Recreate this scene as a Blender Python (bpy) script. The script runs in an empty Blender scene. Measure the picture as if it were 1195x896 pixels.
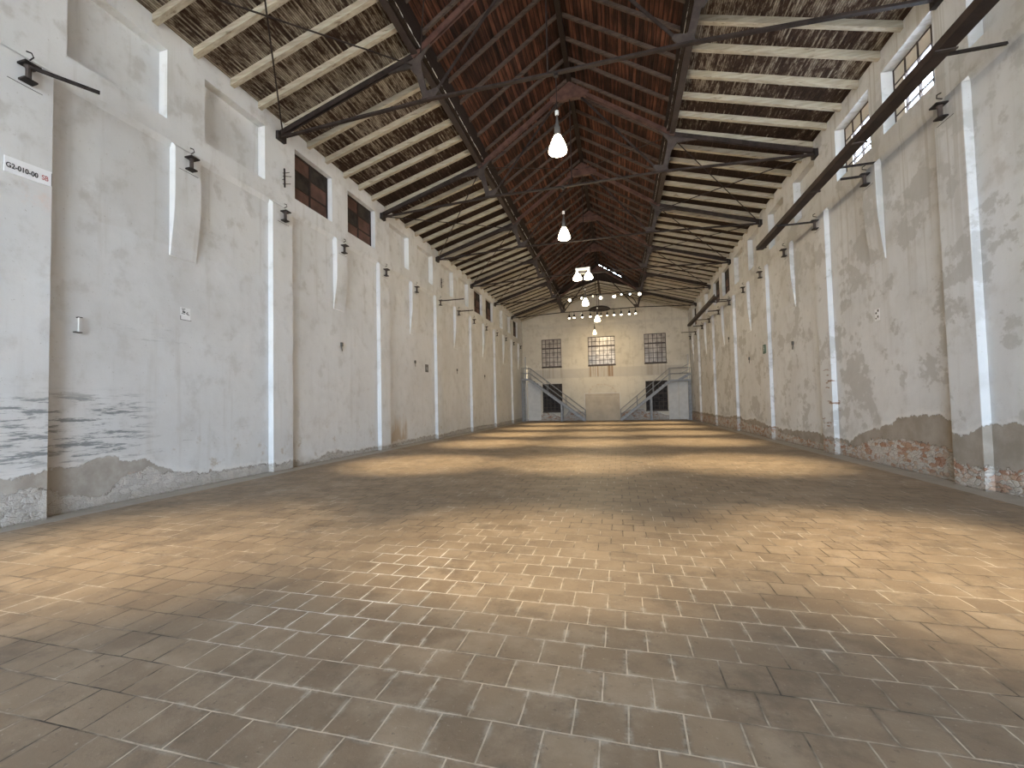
import bpy, bmesh, math, random
from mathutils import Vector, Matrix
R = random.Random(7)
scn = bpy.context.scene
COL = scn.collection

# ------------------------------------------------------------------ node helpers
class NT:
    def __init__(s, name):
        s.m = bpy.data.materials.new(name); s.m.use_nodes = True
        s.t = s.m.node_tree; s.t.nodes.clear()
        s.out = s.t.nodes.new('ShaderNodeOutputMaterial')
    def n(s, typ, props=None, **ins):
        nd = s.t.nodes.new('ShaderNode' + typ)
        for k, v in (props or {}).items(): setattr(nd, k, v)
        for k, v in ins.items():
            key = int(k[1:]) if k[0] == '_' else k.replace('_', ' ')
            s.put(nd.inputs[key], v)
        return nd
    def put(s, sock, v):
        if isinstance(v, bpy.types.NodeSocket): s.t.links.new(v, sock)
        elif isinstance(v, bpy.types.Node): s.t.links.new(v.outputs[0], sock)
        else:
            if hasattr(sock.default_value, '__len__') and not hasattr(v, '__len__'): v = (v,) * len(sock.default_value)
            if hasattr(sock.default_value, '__len__') and len(sock.default_value) == 4 and len(v) == 3: v = (*v, 1)
            sock.default_value = v
    def pos(s): return s.n('NewGeometry').outputs['Position']
    def xyz(s):
        return s.n('SeparateXYZ', _0=s.pos()).outputs
    def comb(s, x, y, z): return s.n('CombineXYZ', _0=x, _1=y, _2=z).outputs[0]
    def ma(s, op, a, b=0.0, c=0.0, clamp=False):
        return s.n('Math', dict(operation=op, use_clamp=clamp), _0=a, _1=b, _2=c).outputs[0]
    def ms(s, v, lo, hi, a=0.0, b=1.0):
        return s.n('MapRange', dict(interpolation_type='SMOOTHSTEP'), Value=v, From_Min=lo, From_Max=hi, To_Min=a, To_Max=b).outputs[0]
    def mix(s, f, a, b, mode='MIX'):
        nd = s.n('Mix', dict(data_type='RGBA', blend_type=mode))
        s.put(nd.inputs[0], f); s.put(nd.inputs[6], a); s.put(nd.inputs[7], b)
        return nd.outputs[2]
    def noise(s, v, scale, detail=4.0, rough=.55):
        return s.n('TexNoise', Vector=v, Scale=scale, Detail=detail, Roughness=rough).outputs[0]
    def scale(s, v, x, y, z):
        return s.n('Mapping', Vector=v, Scale=(x, y, z)).outputs[0]
    def ramp(s, f, stops, interp='LINEAR'):
        nd = s.n('ValToRGB', _0=f); cr = nd.color_ramp; cr.interpolation = interp
        while len(cr.elements) > 1: cr.elements.remove(cr.elements[-1])
        for i, (p, c) in enumerate(stops):
            e = cr.elements[0] if i == 0 else cr.elements.new(p)
            e.position = p; e.color = (*c, 1) if len(c) == 3 else c
        return nd.outputs[0]
    def bsdf(s, color, rough=.8, bump=None, bstr=.3, bdist=.02, metal=0.0, spec=.3, **kw):
        b = s.n('BsdfPrincipled', Base_Color=color, Roughness=rough, Metallic=metal)
        b.inputs['Specular IOR Level'].default_value = spec
        for k, v in kw.items(): s.put(b.inputs[k.replace('_', ' ')], v)
        if bump is not None:
            s.put(b.inputs['Normal'], s.n('Bump', Strength=bstr, Distance=bdist, Height=bump))
        s.t.links.new(b.outputs[0], s.out.inputs[0]); return s.m

def plain(name, col, rough=.7, metal=0.0, var=.25, sc=8.0, spec=.3):
    t = NT(name); p = t.pos()
    f = t.noise(p, sc, 5)
    c = t.mix(t.ms(f, .3, .7), [x * (1 - var) for x in col], [min(1, x * (1 + var)) for x in col])
    return t.bsdf(c, rough, f, .15, .01, metal, spec)

def glow(name, col, strength):
    t = NT(name); e = t.n('Emission', Color=col, Strength=strength)
    t.t.links.new(e.outputs[0], t.out.inputs[0]); return t.m

def plaster(name, along, prof, lo, hi, brick=.8, extras=None):
    """whitewashed plaster; prof = [(pos, bare mortar height, bare rubble height)]"""
    t = NT(name); p = t.pos(); x, y, z = t.xyz()
    a = y if along == 'Y' else x
    vert = t.scale(p, 3.0, 3.0, .22)
    big = t.noise(p, .55, 5, .6); mid = t.noise(p, 2.2, 6, .62); fine = t.noise(p, 14, 4, .6)
    streak = t.noise(vert, 1.6, 4, .6)
    base = t.mix(t.ms(big, .38, .66), (.632, .636, .634), (.548, .548, .542))
    base = t.mix(t.ms(mid, .52, .68, 0, .65), base, (.455, .445, .425))
    base = t.mix(t.ms(streak, .55, .75, 0, .55), base, (.46, .445, .42))
    base = t.mix(t.ms(t.noise(p, 1.3, 7, .7), .60, .68, 0, .40), base, (.70, .715, .72))
    base = t.mix(t.ms(fine, .66, .74, 0, .35), base, (.50, .47, .43))
    # slightly paler and bluer below the day joint
    joint = t.ma('ADD', z, t.ma('MULTIPLY', t.ma('SUBTRACT', mid, .5), .25))
    base = t.mix(t.ms(joint, 4.60, 4.64, .30, 0.0), base, (.645, .66, .68))
    if extras: base = extras(t, base, p, x, y, z, a)
    # bare zones at the foot
    fac = t.n('MapRange', Value=a, From_Min=lo, From_Max=hi).outputs[0]
    stops = [((q - lo) / (hi - lo), (h1 / 2, h2 / 2, 0)) for q, h1, h2 in prof]
    assert len(stops) <= 32
    rgb = t.n('SeparateColor', _0=t.ramp(fac, stops)).outputs
    h1 = t.ma('MULTIPLY', rgb[0], 2.0); h2 = t.ma('MULTIPLY', rgb[1], 2.0)
    wob = t.ma('MULTIPLY', t.ma('SUBTRACT', t.noise(p, 4.5, 7, .65), .5), .34)
    zz = t.ma('ADD', z, wob)
    m1 = t.ms(t.ma('SUBTRACT', h1, zz), -.012, .012)
    wob2 = t.ma('MULTIPLY', t.ma('SUBTRACT', t.noise(p, 7.0, 6, .7), .5), .42)
    m2 = t.ms(t.ma('SUBTRACT', h2, t.ma('ADD', z, wob2)), -.01, .01)
    halo = t.ms(t.ma('SUBTRACT', t.ma('ADD', h1, .10), zz), -.02, .05)
    mortar = t.mix(t.ms(mid, .35, .65), (.36, .32, .275), (.28, .247, .207)) if brick > .5 else t.mix(t.ms(mid, .35, .65), (.44, .415, .38), (.33, .30, .265))
    dist = t.n('TexNoise', Vector=p, Scale=6.0, Detail=4.0).outputs[1]
    vv = t.n('VectorMath', dict(operation='MULTIPLY_ADD'), _0=dist, _1=(.16, .16, .10), _2=p).outputs[0]
    vv = t.scale(vv, 1.0, 1.0, 2.3)
    cell = t.n('SeparateColor', _0=t.n('TexVoronoi', Vector=vv, Scale=6.5).outputs['Color']).outputs[0]
    edge = t.n('TexVoronoi', dict(feature='DISTANCE_TO_EDGE'), Vector=vv, Scale=6.5).outputs['Distance']
    rub = t.ramp(cell, [(0, (.60, .565, .525)), (.35, (.47, .43, .385)), (.52, (.56, .50, .44)), (.62, (.44, .29, .20)), (.80, (.36, .185, .12)), (1, (.52, .42, .34))])
    grey = t.ramp(cell, [(0, (.56, .54, .515)), (.5, (.44, .42, .395)), (1, (.52, .495, .465))])
    rub = t.mix(t.ms(t.ma('ADD', t.noise(p, 1.7, 3), (brick - .5) * .7), .44, .56), grey, rub)
    rub = t.mix(t.ms(t.noise(p, 3.6, 6, .7), .50, .60, 0, .8), rub, (.585, .55, .51))
    crack = t.ma('MULTIPLY', t.ms(edge, .035 if brick > .5 else .022, .0), t.ms(t.noise(p, 4.2, 4, .6), .42, .60))
    rub = t.mix(t.ma('MULTIPLY', crack, .9), rub, (.10, .075, .06))
    hv = t.ma('MULTIPLY', h1, 30.0, clamp=True)
    halo = t.ma('MULTIPLY', halo, hv)
    col = t.mix(t.ma('MULTIPLY', halo, .45), base, (.71, .70, .69))
    m1 = t.ma('MULTIPLY', m1, hv)
    col = t.mix(m1, col, mortar)
    m2 = t.ma('MULTIPLY', m2, t.ma('MULTIPLY', h2, 30.0, clamp=True))
    col = t.mix(m2, col, rub)
    # dark line where the bare patches break off, dirt specks, stained corners
    rim = t.ma('MULTIPLY', t.ms(t.ma('ABSOLUTE', t.ma('SUBTRACT', h2, t.ma('ADD', z, wob2))), .022, .0), t.ms(t.noise(p, 2.6, 4), .48, .58))
    col = t.mix(t.ma('MULTIPLY', t.ma('MULTIPLY', rim, t.ma('MULTIPLY', h2, 30.0, clamp=True)), .8), col, (.13, .10, .08))
    col = t.mix(t.ms(t.noise(p, 26, 2, .5), .71, .745, 0, .5), col, (.33, .31, .28))
    if along == 'Y':
        u = t.ma('MULTIPLY', t.ma('FRACT', t.ma('DIVIDE', t.ma('SUBTRACT', y, Y0_ + .33), 5.137)), 5.137)
        st = t.ma('MULTIPLY', t.ms(u, .03, .42, 1, 0), t.ms(t.ma('ADD', z, t.ma('MULTIPLY', t.noise(p, 2.4, 5, .6), 3.0)), 1.6, 3.6, .65, 0))
        col = t.mix(st, col, (.36, .29, .21))
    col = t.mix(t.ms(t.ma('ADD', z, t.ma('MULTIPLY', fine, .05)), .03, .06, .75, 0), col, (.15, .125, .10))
    # browner towards the very foot
    col = t.mix(t.ms(t.ma('ADD', z, t.ma('MULTIPLY', mid, .5)), .22, .50, .5, 0), col, (.33, .29, .24))
    hgt = t.ma('ADD', t.ma('MULTIPLY', t.noise(p, 1.1, 2, .45), 1.1), t.ma('ADD', t.ma('MULTIPLY', mid, .20), t.ma('MULTIPLY', fine, .045)))
    hgt = t.ma('SUBTRACT', hgt, t.ma('MULTIPLY', m1, .5))
    rubh = t.ma('MULTIPLY', t.ma('ADD', t.ma('MULTIPLY', t.noise(p, 11, 5, .7), 1.4), t.ms(edge, .0, .12, 0, 1.0 if brick > .5 else .25)), m2)
    hgt = t.ma('ADD', t.ma('SUBTRACT', hgt, t.ma('MULTIPLY', m2, 1.2)), rubh)
    return t.bsdf(col, .88, hgt, .6, .06, 0, .2)

Y0_ = 9.4255
def win_box(t, v, lo, hi, s):
    return t.ma('MULTIPLY', t.ms(v, lo - s, lo + s), t.ms(v, hi - s, hi + s, 1, 0))

def left_marks(t, c, p, x, y, z, a):
    sv = t.scale(p, 1, 1.0, 9.0)
    n1 = t.noise(sv, 1.5, 8, .74)
    reg = t.ma('MULTIPLY', win_box(t, y, 3.9, 6.1, .35), win_box(t, z, .72, 1.78, .16))
    c = t.mix(t.ma('MULTIPLY', t.ms(n1, .50, .575, 0, .95), reg), c, (.215, .23, .24))
    reg2 = t.ma('MULTIPLY', win_box(t, y, 5.8, 8.4, .5), win_box(t, z, .55, 1.2, .2))
    c = t.mix(t.ma('MULTIPLY', t.ms(n1, .62, .66, 0, .7), reg2), c, (.33, .33, .34))
    reg3 = t.ma('MULTIPLY', win_box(t, y, 5.6, 7.9, .4), win_box(t, z, 2.55, 3.2, .2))
    c = t.mix(t.ma('MULTIPLY', t.ms(n1, .60, .65, 0, .55), reg3), c, (.42, .43, .43))
    # rust stain in the third bay, dirt below the joints and beside the pilasters
    n2 = t.noise(t.scale(p, 1, 2.2, .7), 1.6, 6, .65)
    rs = t.ma('MULTIPLY', win_box(t, y, 15.0, 16.45, .18), t.ms(t.ma('ADD', z, t.ma('MULTIPLY', n2, 2.2)), 1.5, 2.3, 1, 0))
    c = t.mix(t.ma('MULTIPLY', rs, .8), c, (.40, .30, .19))
    n3 = t.noise(p, 3.1, 6, .7)
    low = t.ms(z, 0.1, 1.6, .9, 0)
    c = t.mix(t.ma('MULTIPLY', t.ms(n3, .58, .66), low), c, (.43, .38, .32))
    # pinkish smear under the sign plate
    pk = t.ma('MULTIPLY', win_box(t, y, 4.25, 4.6, .1), win_box(t, z, 4.45, 4.80, .12))
    c = t.mix(t.ma('MULTIPLY', pk, t.ms(n3, .45, .7, 0, .5)), c, (.70, .50, .42))
    return c

def right_marks(t, c, p, x, y, z, a):
    dr = t.noise(t.scale(p, 1, 3.4, .06), 2.0, 4, .6)
    reg = t.ma('MULTIPLY', win_box(t, y, 8.9, 13.9, .3), t.ms(z, 2.0, 6.6, .0, 1))
    c = t.mix(t.ma('MULTIPLY', t.ms(dr, .53, .62, 0, .55), reg), c, (.37, .345, .30))
    n = t.noise(t.scale(p, 1, 1, 1.3), .95, 7, .66)
    c = t.mix(t.ms(n, .53, .58, 0, .7), c, (.41, .405, .39))
    c = t.mix(t.ms(z, 5.0, 6.7, 0, .22), c, (.48, .47, .44))
    pz = t.ma('MULTIPLY', win_box(t, y, 13.95, 14.85, .05), win_box(t, z, .3, 2.3, .3))
    c = t.mix(t.ma('MULTIPLY', t.ms(t.noise(t.scale(p, 1, 1, 5), 2.0, 4), .60, .63), pz), c, (.30, .21, .16))
    return c

def far_marks(t, c, p, x, y, z, a):
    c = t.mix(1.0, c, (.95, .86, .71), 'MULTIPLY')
    n = t.noise(p, 2.0, 6, .65)
    zz = t.ma('ADD', z, t.ma('MULTIPLY', n, .10))
    band = t.ma('MULTIPLY', win_box(t, zz, 3.68, 4.46, .04), win_box(t, x, -6.3, 6.2, .25))
    c = t.mix(t.ma('MULTIPLY', band, .62), c, (.44, .40, .345))
    dr = t.noise(t.scale(p, 2.6, 1, .04), 2.4, 3)
    rust = t.ma('MULTIPLY', win_box(t, zz, 3.72, 4.62, .05), win_box(t, x, -1.15, 1.1, .1))
    c = t.mix(t.ma('MULTIPLY', t.ms(dr, .50, .58, 0, .85), rust), c, (.27, .17, .10))
    sid = t.ma('MULTIPLY', win_box(t, zz, 3.7, 4.75, .1), t.ma('ADD', win_box(t, x, 3.2, 5.2, .2), win_box(t, x, -5.2, -3.3, .2)))
    c = t.mix(t.ma('MULTIPLY', t.ms(dr, .46, .60, 0, .55), sid), c, (.33, .27, .21))
    # ghost of a walled-up arch over the doorway
    dx = t.ma('ADD', x, .1); dz = t.ma('MULTIPLY', t.ma('SUBTRACT', z, 2.25), 1.35)
    rr = t.ma('SQRT', t.ma('ADD', t.ma('MULTIPLY', dx, dx), t.ma('MULTIPLY', dz, dz)))
    rr = t.ma('ADD', rr, t.ma('MULTIPLY', n, .1))
    ring = t.ma('MULTIPLY', win_box(t, rr, 1.02, 1.2, .05), t.ms(t.noise(p, 6, 5), .40, .60))
    ring = t.ma('MULTIPLY', ring, t.ms(z, 2.2, 2.3))
    c = t.mix(t.ma('MULTIPLY', ring, .6), c, (.45, .34, .24))
    # darker band across the wall under the gable
    gl = win_box(t, t.ma('ADD', z, t.ma('MULTIPLY', n, .15)), 8.05, 8.30, .06)
    c = t.mix(t.ma('MULTIPLY', gl, .35), c, (.45, .41, .35))
    return c

PL = [(-1.5, .55, .3), (3.6, .60, .40), (4.45, .66, .46), (4.80, .70, .35), (5.30, .72, .12), (5.55, .78, .22), (5.75, .68, .42), (6.2, .66, .50),
      (6.45, .50, .40), (6.75, .36, .32), (7.2, .26, .26), (8.1, .22, .20), (8.9, .20, .20), (9.3, .16, .16), (9.9, .20, .2), (10.4, .05, .05),
      (11.0, .1, .06), (11.3, .24, .18), (12.0, .22, .16), (12.7, .12, .1), (13.6, .16, .13), (15.1, .1, .05), (18.0, .22, .16), (20.5, .15, .14), (24, .25, .2), (30, .2, .2), (39, .3, .3)]
PR = [(-1.5, .9, .4), (7.9, 1.06, .34), (8.7, 1.06, .36), (9.05, .97, .36), (9.35, .82, .36), (9.65, .84, .42), (9.75, 1.06, .54), (10.2, 1.14, .60),
      (10.8, 1.14, .62), (11.45, 1.06, .60), (11.7, .88, .58), (12.3, .80, .56), (12.7, .70, .46), (13.1, .60, .30), (13.5, .40, .30), (13.95, .44, .36),
      (14.7, .46, .40), (15.1, .46, .20), (16.0, .50, .22), (17.2, .46, .24), (18.6, .42, .30), (19.2, .46, .46), (20.2, .5, .35), (21.9, .66, .40), (23.4, .56, .45),
      (24.4, .74, .6), (27, .6, .5), (31, .65, .5), (39, .7, .6)]
PF = [(-7, .1, .1), (-5.75, .12, .12), (-5.2, .55, .55), (-4.75, .95, .95), (-4.3, .65, .65), (-3.6, .3, .3), (-3.1, .5, .5), (-2.9, .8, .8), (-1.9, .8, .8), (-1.5, .7, .7),
      (1.4, .6, .6), (2.0, .85, .85), (3.2, .85, .85), (3.35, .55, .55), (4.0, .72, .72), (4.6, .45, .45), (5.2, .30, .30), (5.6, .1, .1), (7, .1, .1)]

M = {}
M['left'] = plaster('whitewashed_plaster_left', 'Y', PL, -1.5, 39.5, .22, extras=left_marks)
M['right'] = plaster('whitewashed_plaster_right', 'Y', PR, -1.5, 39.5, extras=right_marks)
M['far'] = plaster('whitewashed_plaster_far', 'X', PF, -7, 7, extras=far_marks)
M['near'] = plain('plain_plaster', (.6, .58, .54), .9, var=.1, sc=2)

def floor_mat():
    t = NT('stone_floor_tiles'); p = t.pos(); x, y, z = t.xyz()
    w1 = t.n('TexNoise', Vector=p, Scale=2.2, Detail=3.0).outputs[1]
    wv = t.n('VectorMath', dict(operation='MULTIPLY_ADD'), _0=w1, _1=(.022, .022, 0), _2=p).outputs[0]
    wv = t.n('VectorMath', dict(operation='ADD'), _0=wv, _1=(.121, -.02, 0)).outputs[0]
    wv2 = t.n('VectorMath', dict(operation='MULTIPLY'), _0=wv, _1=(1, 1, 0)).outputs[0]
    br = t.n('TexBrick', dict(offset=.5, offset_frequency=2), Vector=wv2, Scale=1.0, Brick_Width=.25, Row_Height=.266, Mortar_Size=.0048,
             Color1=(0, 0, 0), Color2=(1, 1, 1), Mortar=(.5, .5, .5))
    br.inputs['Mortar Smooth'].default_value = .25; br.inputs['Bias'].default_value = 0
    tile = br.outputs[0]; mort = br.outputs[1]
    big = t.noise(p, .45, 5, .6); mid = t.noise(p, 3.0, 6, .65); fine = t.noise(p, 38, 4, .65)
    c = t.ramp(tile, [(0, (.242, .180, .122)), (.5, (.286, .214, .146)), (1, (.330, .250, .172))])
    c = t.mix(t.ms(mid, .42, .66, 0, .65), c, (.42, .335, .245))
    c = t.mix(t.ms(big, .35, .65, .45, 0), c, (.165, .124, .088))
    c = t.mix(t.ms(fine, .62, .72, 0, .45), c, (.55, .49, .41))
    c = t.mix(t.ms(t.noise(p, 22, 3, .6), .64, .70, 0, .5), c, (.13, .105, .08))
    scr = t.noise(t.n('Mapping', Vector=p, Rotation=(0, 0, .5), Scale=(2.0, 26.0, 1.0)).outputs[0], 1.6, 6, .7)
    c = t.mix(t.ms(scr, .62, .72, 0, .35), c, (.52, .46, .38))
    dirt = t.noise(p, 1.7, 7, .72)
    c = t.mix(t.ms(dirt, .50, .66, 0, .55), c, (.14, .108, .08))
    # pale worn patches and lime drips
    worn = t.noise(t.scale(p, .8, 1.1, 1), 1.1, 7, .7)
    c = t.mix(t.ms(worn, .58, .74, 0, .5), c, (.49, .415, .325))
    lime = t.ma('MULTIPLY', t.ms(t.noise(p, 5.2, 6, .72), .66, .72), t.ms(big, .45, .60))
    c = t.mix(t.ma('MULTIPLY', lime, .35), c, (.60, .55, .47))
    # joints: sandy in places, dark elsewhere
    near = t.ma('MULTIPLY', win_box(t, x, -.7, 2.2, .7), t.ms(y, 3.0, 6.5, .16, 0))
    lf = t.ma('MULTIPLY', win_box(t, x, -1.5, -.15, .35), win_box(t, y, 2.5, 4.6, .5))
    jn = t.ma('ADD', t.ma('ADD', t.noise(p, 1.3, 5, .6), near), t.ma('MULTIPLY', lf, .14))
    jc = t.mix(t.ms(jn, .46, .60), (.055, .044, .034), (.60, .51, .40))
    jc = t.mix(t.ma('MULTIPLY', lf, t.ms(jn, .5, .7)), jc, (.85, .82, .77))
    wide = t.ms(t.noise(p, 7.0, 4, .6), .32, .6, .25, 1.0)
    sm = t.n('TexBrick', dict(offset=.5, offset_frequency=2), Vector=wv2, Scale=1.0, Brick_Width=.25, Row_Height=.266, Mortar_Size=.03)
    sm.inputs['Mortar Smooth'].default_value = 1.0
    c = t.mix(t.ma('MULTIPLY', t.ma('MULTIPLY', sm.outputs[1], t.ms(t.noise(p, 9, 6, .75), .45, .62)), t.ms(jn, .50, .68, 0, .6)), c, (.62, .575, .50))
    dk = t.ms(t.noise(p, 2.1, 5, .65), .45, .62, 0, .45)
    c = t.mix(t.ma('MULTIPLY', sm.outputs[1], dk), c, (.10, .08, .062))
    c = t.mix(t.ma('MULTIPLY', mort, wide), c, jc)
    # cement margin along the side walls
    ax = t.ma('ABSOLUTE', x)
    edge = t.ms(t.ma('ADD', ax, t.ma('MULTIPLY', mid, .12)), 6.42, 6.46)
    c = t.mix(edge, c, t.mix(mid, (.42, .39, .345), (.33, .30, .265)))
    h = t.ma('ADD', t.ma('MULTIPLY', t.ma('MULTIPLY', mort, -1.0), t.ma('SUBTRACT', 1.0, edge)), t.ma('MULTIPLY', mid, .9))
    h = t.ma('ADD', h, t.ma('MULTIPLY', tile, .25)); h = t.ma('ADD', h, t.ma('MULTIPLY', fine, .15))
    rough = t.ms(mid, .3, .7, .52, .72)
    return t.bsdf(c, rough, h, .45, .012, 0, .35)
M['floor'] = floor_mat()

def lath_mat(name, stops, period, sx, fade):
    t = NT(name); p = t.pos(); x, y, z = t.xyz()
    row = t.ma('FLOOR', t.ma('DIVIDE', x, period))
    wn = t.n('TexWhiteNoise', dict(noise_dimensions='1D'), W=row).outputs[0]
    v = t.comb(t.ma('MULTIPLY', x, 9.0), t.ma('ADD', t.ma('MULTIPLY', y, sx), t.ma('MULTIPLY', wn, 1.2)), 0)
    n = t.noise(v, 1.0, 6, .72)
    big = t.noise(p, .8, 4, .6)
    n2 = t.ma('ADD', n, t.ma('MULTIPLY', t.ma('SUBTRACT', big, .5), .5))
    n2 = t.ma('ADD', n2, t.ma('MULTIPLY', t.ma('SUBTRACT', wn, .5), .16))
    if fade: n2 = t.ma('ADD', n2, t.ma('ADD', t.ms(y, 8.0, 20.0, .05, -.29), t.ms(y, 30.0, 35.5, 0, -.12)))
    fr = t.ma('FRACT', t.ma('DIVIDE', x, period))
    gap = t.ma('ADD', t.ms(fr, .0, .20, 1, 0), t.ms(fr, .80, 1.0))
    c = t.ramp(n2, stops)
    c = t.mix(t.ma('MULTIPLY', gap, .85), c, (.018, .012, .009))
    h = t.ma('SUBTRACT', t.ma('MULTIPLY', n, .6), gap)
    return t.bsdf(c, .9, h, .6, .02, 0, .15)
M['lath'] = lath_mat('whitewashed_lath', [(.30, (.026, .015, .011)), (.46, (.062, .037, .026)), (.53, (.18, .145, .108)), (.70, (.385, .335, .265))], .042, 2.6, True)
M['boards'] = lath_mat('dark_red_boards', [(.28, (.014, .008, .006)), (.45, (.042, .019, .013)), (.58, (.105, .042, .026)), (.80, (.20, .085, .05))], .10, .5, False)

def wood(name, a, b, knot):
    t = NT(name); p = t.pos(); x, y, z = t.xyz()
    n = t.noise(t.scale(p, .7, 6, 6), 3, 5, .6)
    k = t.noise(t.scale(p, 1.2, 5, 5), 2.2, 3, .5)
    c = t.mix(t.ms(n, .3, .7), a, b)
    c = t.mix(t.ms(k, .62, .70, 0, .7), c, knot)
    return t.bsdf(c, .85, n, .3, .01, 0, .2)
M['rafter'] = wood('whitewashed_timber', (.45, .40, .315), (.32, .278, .21), (.17, .128, .088))
M['darkrafter'] = wood('dark_stained_timber', (.105, .076, .061), (.062, .044, .036), (.04, .028, .022))
def upstand_mat():
    t = NT('blackened_boards_with_daylight_flecks'); p = t.pos(); x, y, z = t.xyz()
    n = t.noise(t.scale(p, 1, .6, 6), 3, 5, .6)
    c = t.mix(n, (.018, .012, .010), (.036, .025, .020))
    fl = t.ma('MULTIPLY', t.ms(t.noise(t.scale(p, 1, .55, 2), 5.5, 6, .75), .47, .52), win_box(t, z, 9.665, 9.705, .006))  # daylight leaking past the purlin, painted as pale flecks on the board
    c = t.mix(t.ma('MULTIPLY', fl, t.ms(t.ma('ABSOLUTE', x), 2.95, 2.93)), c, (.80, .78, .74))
    return t.bsdf(c, .8, n, .3, .01, 0, .15)
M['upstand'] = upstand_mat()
M['steel'] = plain('dark_painted_steel', (.030, .021, .018), .65, 0, .35, 5, .2)
M['plate'] = plain('brown_grey_gusset_plate', (.060, .046, .040), .65, 0, .25, 4, .2)
M['rust'] = plain('red_oxide_steel', (.095, .048, .037), .65, 0, .3, 4, .25)
M['iron'] = plain('black_iron', (.028, .022, .020), .6, .2, .4, 12)
M['beam'] = plain('dark_brown_steel_beam', (.040, .026, .021), .65, .1, .3, 3)
M['galv'] = plain('galvanised_steel', (.25, .255, .265), .55, .2, .2, 6, .4)
M['white'] = plain('white_enamel', (.75, .75, .73), .5, 0, .05, 6)
M['shutter'] = plain('brown_stained_shutter', (.095, .048, .036), .6, 0, .35, 3)
M['shutdark'] = plain('dark_shutter_frame', (.028, .019, .016), .7, 0, .3, 5)
M['reveal'] = None
M['frame'] = plain('dark_brown_window_frame', (.060, .042, .034), .6, 0, .25, 8)
M['ochrepane'] = plain('whitened_window_pane', (.62, .56, .47), .5, 0, .08, 3)
M['doorboard'] = plain('beige_boarding', (.44, .375, .295), .7, 0, .10, 1.5)
M['lightgrey'] = plain('pale_grey_paint', (.60, .58, .55), .75, 0, .06, 3)
M['black'] = plain('black_paint', (.02, .02, .02), .5, 0, .2, 5)
M['ink'] = plain('black_ink', (.03, .03, .035), .6, 0, .05, 5)
M['redink'] = plain('faded_red_ink', (.42, .15, .16), .6, 0, .05, 5)
M['signwhite'] = plain('white_sign_plate', (.80, .81, .83), .4, 0, .03, 5)
M['paper'] = plain('white_paper', (.78, .79, .80), .8, 0, .04, 9)
M['green'] = plain('dark_green_sign', (.03, .085, .06), .5, 0, .1, 5)
M['greydark'] = plain('dark_grey_plastic', (.09, .085, .08), .5, 0, .15, 8)
M['ground'] = plain('pale_yard_paving', (.42, .41, .39), .9, 0, .15, 1)
M['lampglow'] = glow('lamp_glass_glow', (1.0, .86, .62), 26)
M['spotglow'] = glow('spot_lens_glow', (1.0, .88, .68), 18)
M['bluegw'] = glow('cool_spot_lens_glow', (.80, .88, 1.0), 8)
M['dimglow'] = glow('dim_lamp_glow', (1.0, .83, .55), 3)

def pane_mat():
    t = NT('dusty_old_glass'); p = t.pos()
    n = t.noise(p, 3.5, 4, .6)
    wn = t.n('TexWhiteNoise', dict(noise_dimensions='3D'), Vector=t.n('VectorMath', dict(operation='FLOOR'), _0=t.scale(p, 3.55, .01, 2.5)).outputs[0]).outputs[0]
    c = t.mix(t.ma('MULTIPLY', t.ma('ADD', n, wn), .5), (.16, .135, .11), (.56, .48, .40))
    return t.bsdf(c, .25, n, .1, .01, 0, .5)
M['pane'] = pane_mat()
def clear_mat():
    t = NT('clear_window_glass')
    tr = t.n('BsdfTransparent', Color=(.97, .98, 1, 1)); gl = t.n('BsdfGlossy', Roughness=.05)
    mx = t.n('MixShader', _0=.06); t.put(mx.inputs[1], tr); t.put(mx.inputs[2], gl)
    t.t.links.new(mx.outputs[0], t.out.inputs[0]); return t.m
M['clear'] = clear_mat()
M['darkpane'] = plain('dark_dirty_glass', (.032, .026, .022), .65, 0, .5, 3, .2)

def purlin_mat():
    t = NT('dark_purlin_with_daylight_flecks'); p = t.pos(); x, y, z = t.xyz()
    n = t.noise(p, 4, 5)
    c = t.mix(n, (.028, .020, .017), (.065, .048, .041))
    fl = t.ma('MULTIPLY', t.ms(t.noise(t.scale(p, 1, 1, 3), 6.5, 5, .7), .52, .58), win_box(t, z, 9.755, 9.80, .012))  # same daylight leak, painted as pale flecks along the web
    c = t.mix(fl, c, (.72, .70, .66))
    return t.bsdf(c, .6, n, .2, .01, .1, .3)
M['purlin'] = purlin_mat()

# ------------------------------------------------------------------ mesh helpers
def V(*a): return Vector(a)
def box(bm, x0, x1, y0, y1, z0, z1):
    vs = [bm.verts.new(p) for p in ((x0, y0, z0), (x1, y0, z0), (x1, y1, z0), (x0, y1, z0), (x0, y0, z1), (x1, y0, z1), (x1, y1, z1), (x0, y1, z1))]
    for f in ((3, 2, 1, 0), (4, 5, 6, 7), (0, 1, 5, 4), (1, 2, 6, 5), (2, 3, 7, 6), (3, 0, 4, 7)): bm.faces.new([vs[i] for i in f])
def hexa(bm, lo, hi):
    """solid between two quads given as 4 points each"""
    a = [bm.verts.new(p) for p in lo]; b = [bm.verts.new(p) for p in hi]
    bm.faces.new(a[::-1]); bm.faces.new(b)
    for i in range(4): bm.faces.new((a[i], a[(i + 1) % 4], b[(i + 1) % 4], b[i]))
def bar(bm, p, q, w, h, up=(0, 0, 1)):
    p, q = Vector(p), Vector(q); d = (q - p).normalized(); u = Vector(up)
    s = d.cross(u).normalized(); u = s.cross(d).normalized()
    c = [s * (w / 2) * i + u * (h / 2) * j for i, j in ((-1, -1), (1, -1), (1, 1), (-1, 1))]
    hexa(bm, [p + k for k in c], [q + k for k in c])
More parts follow.
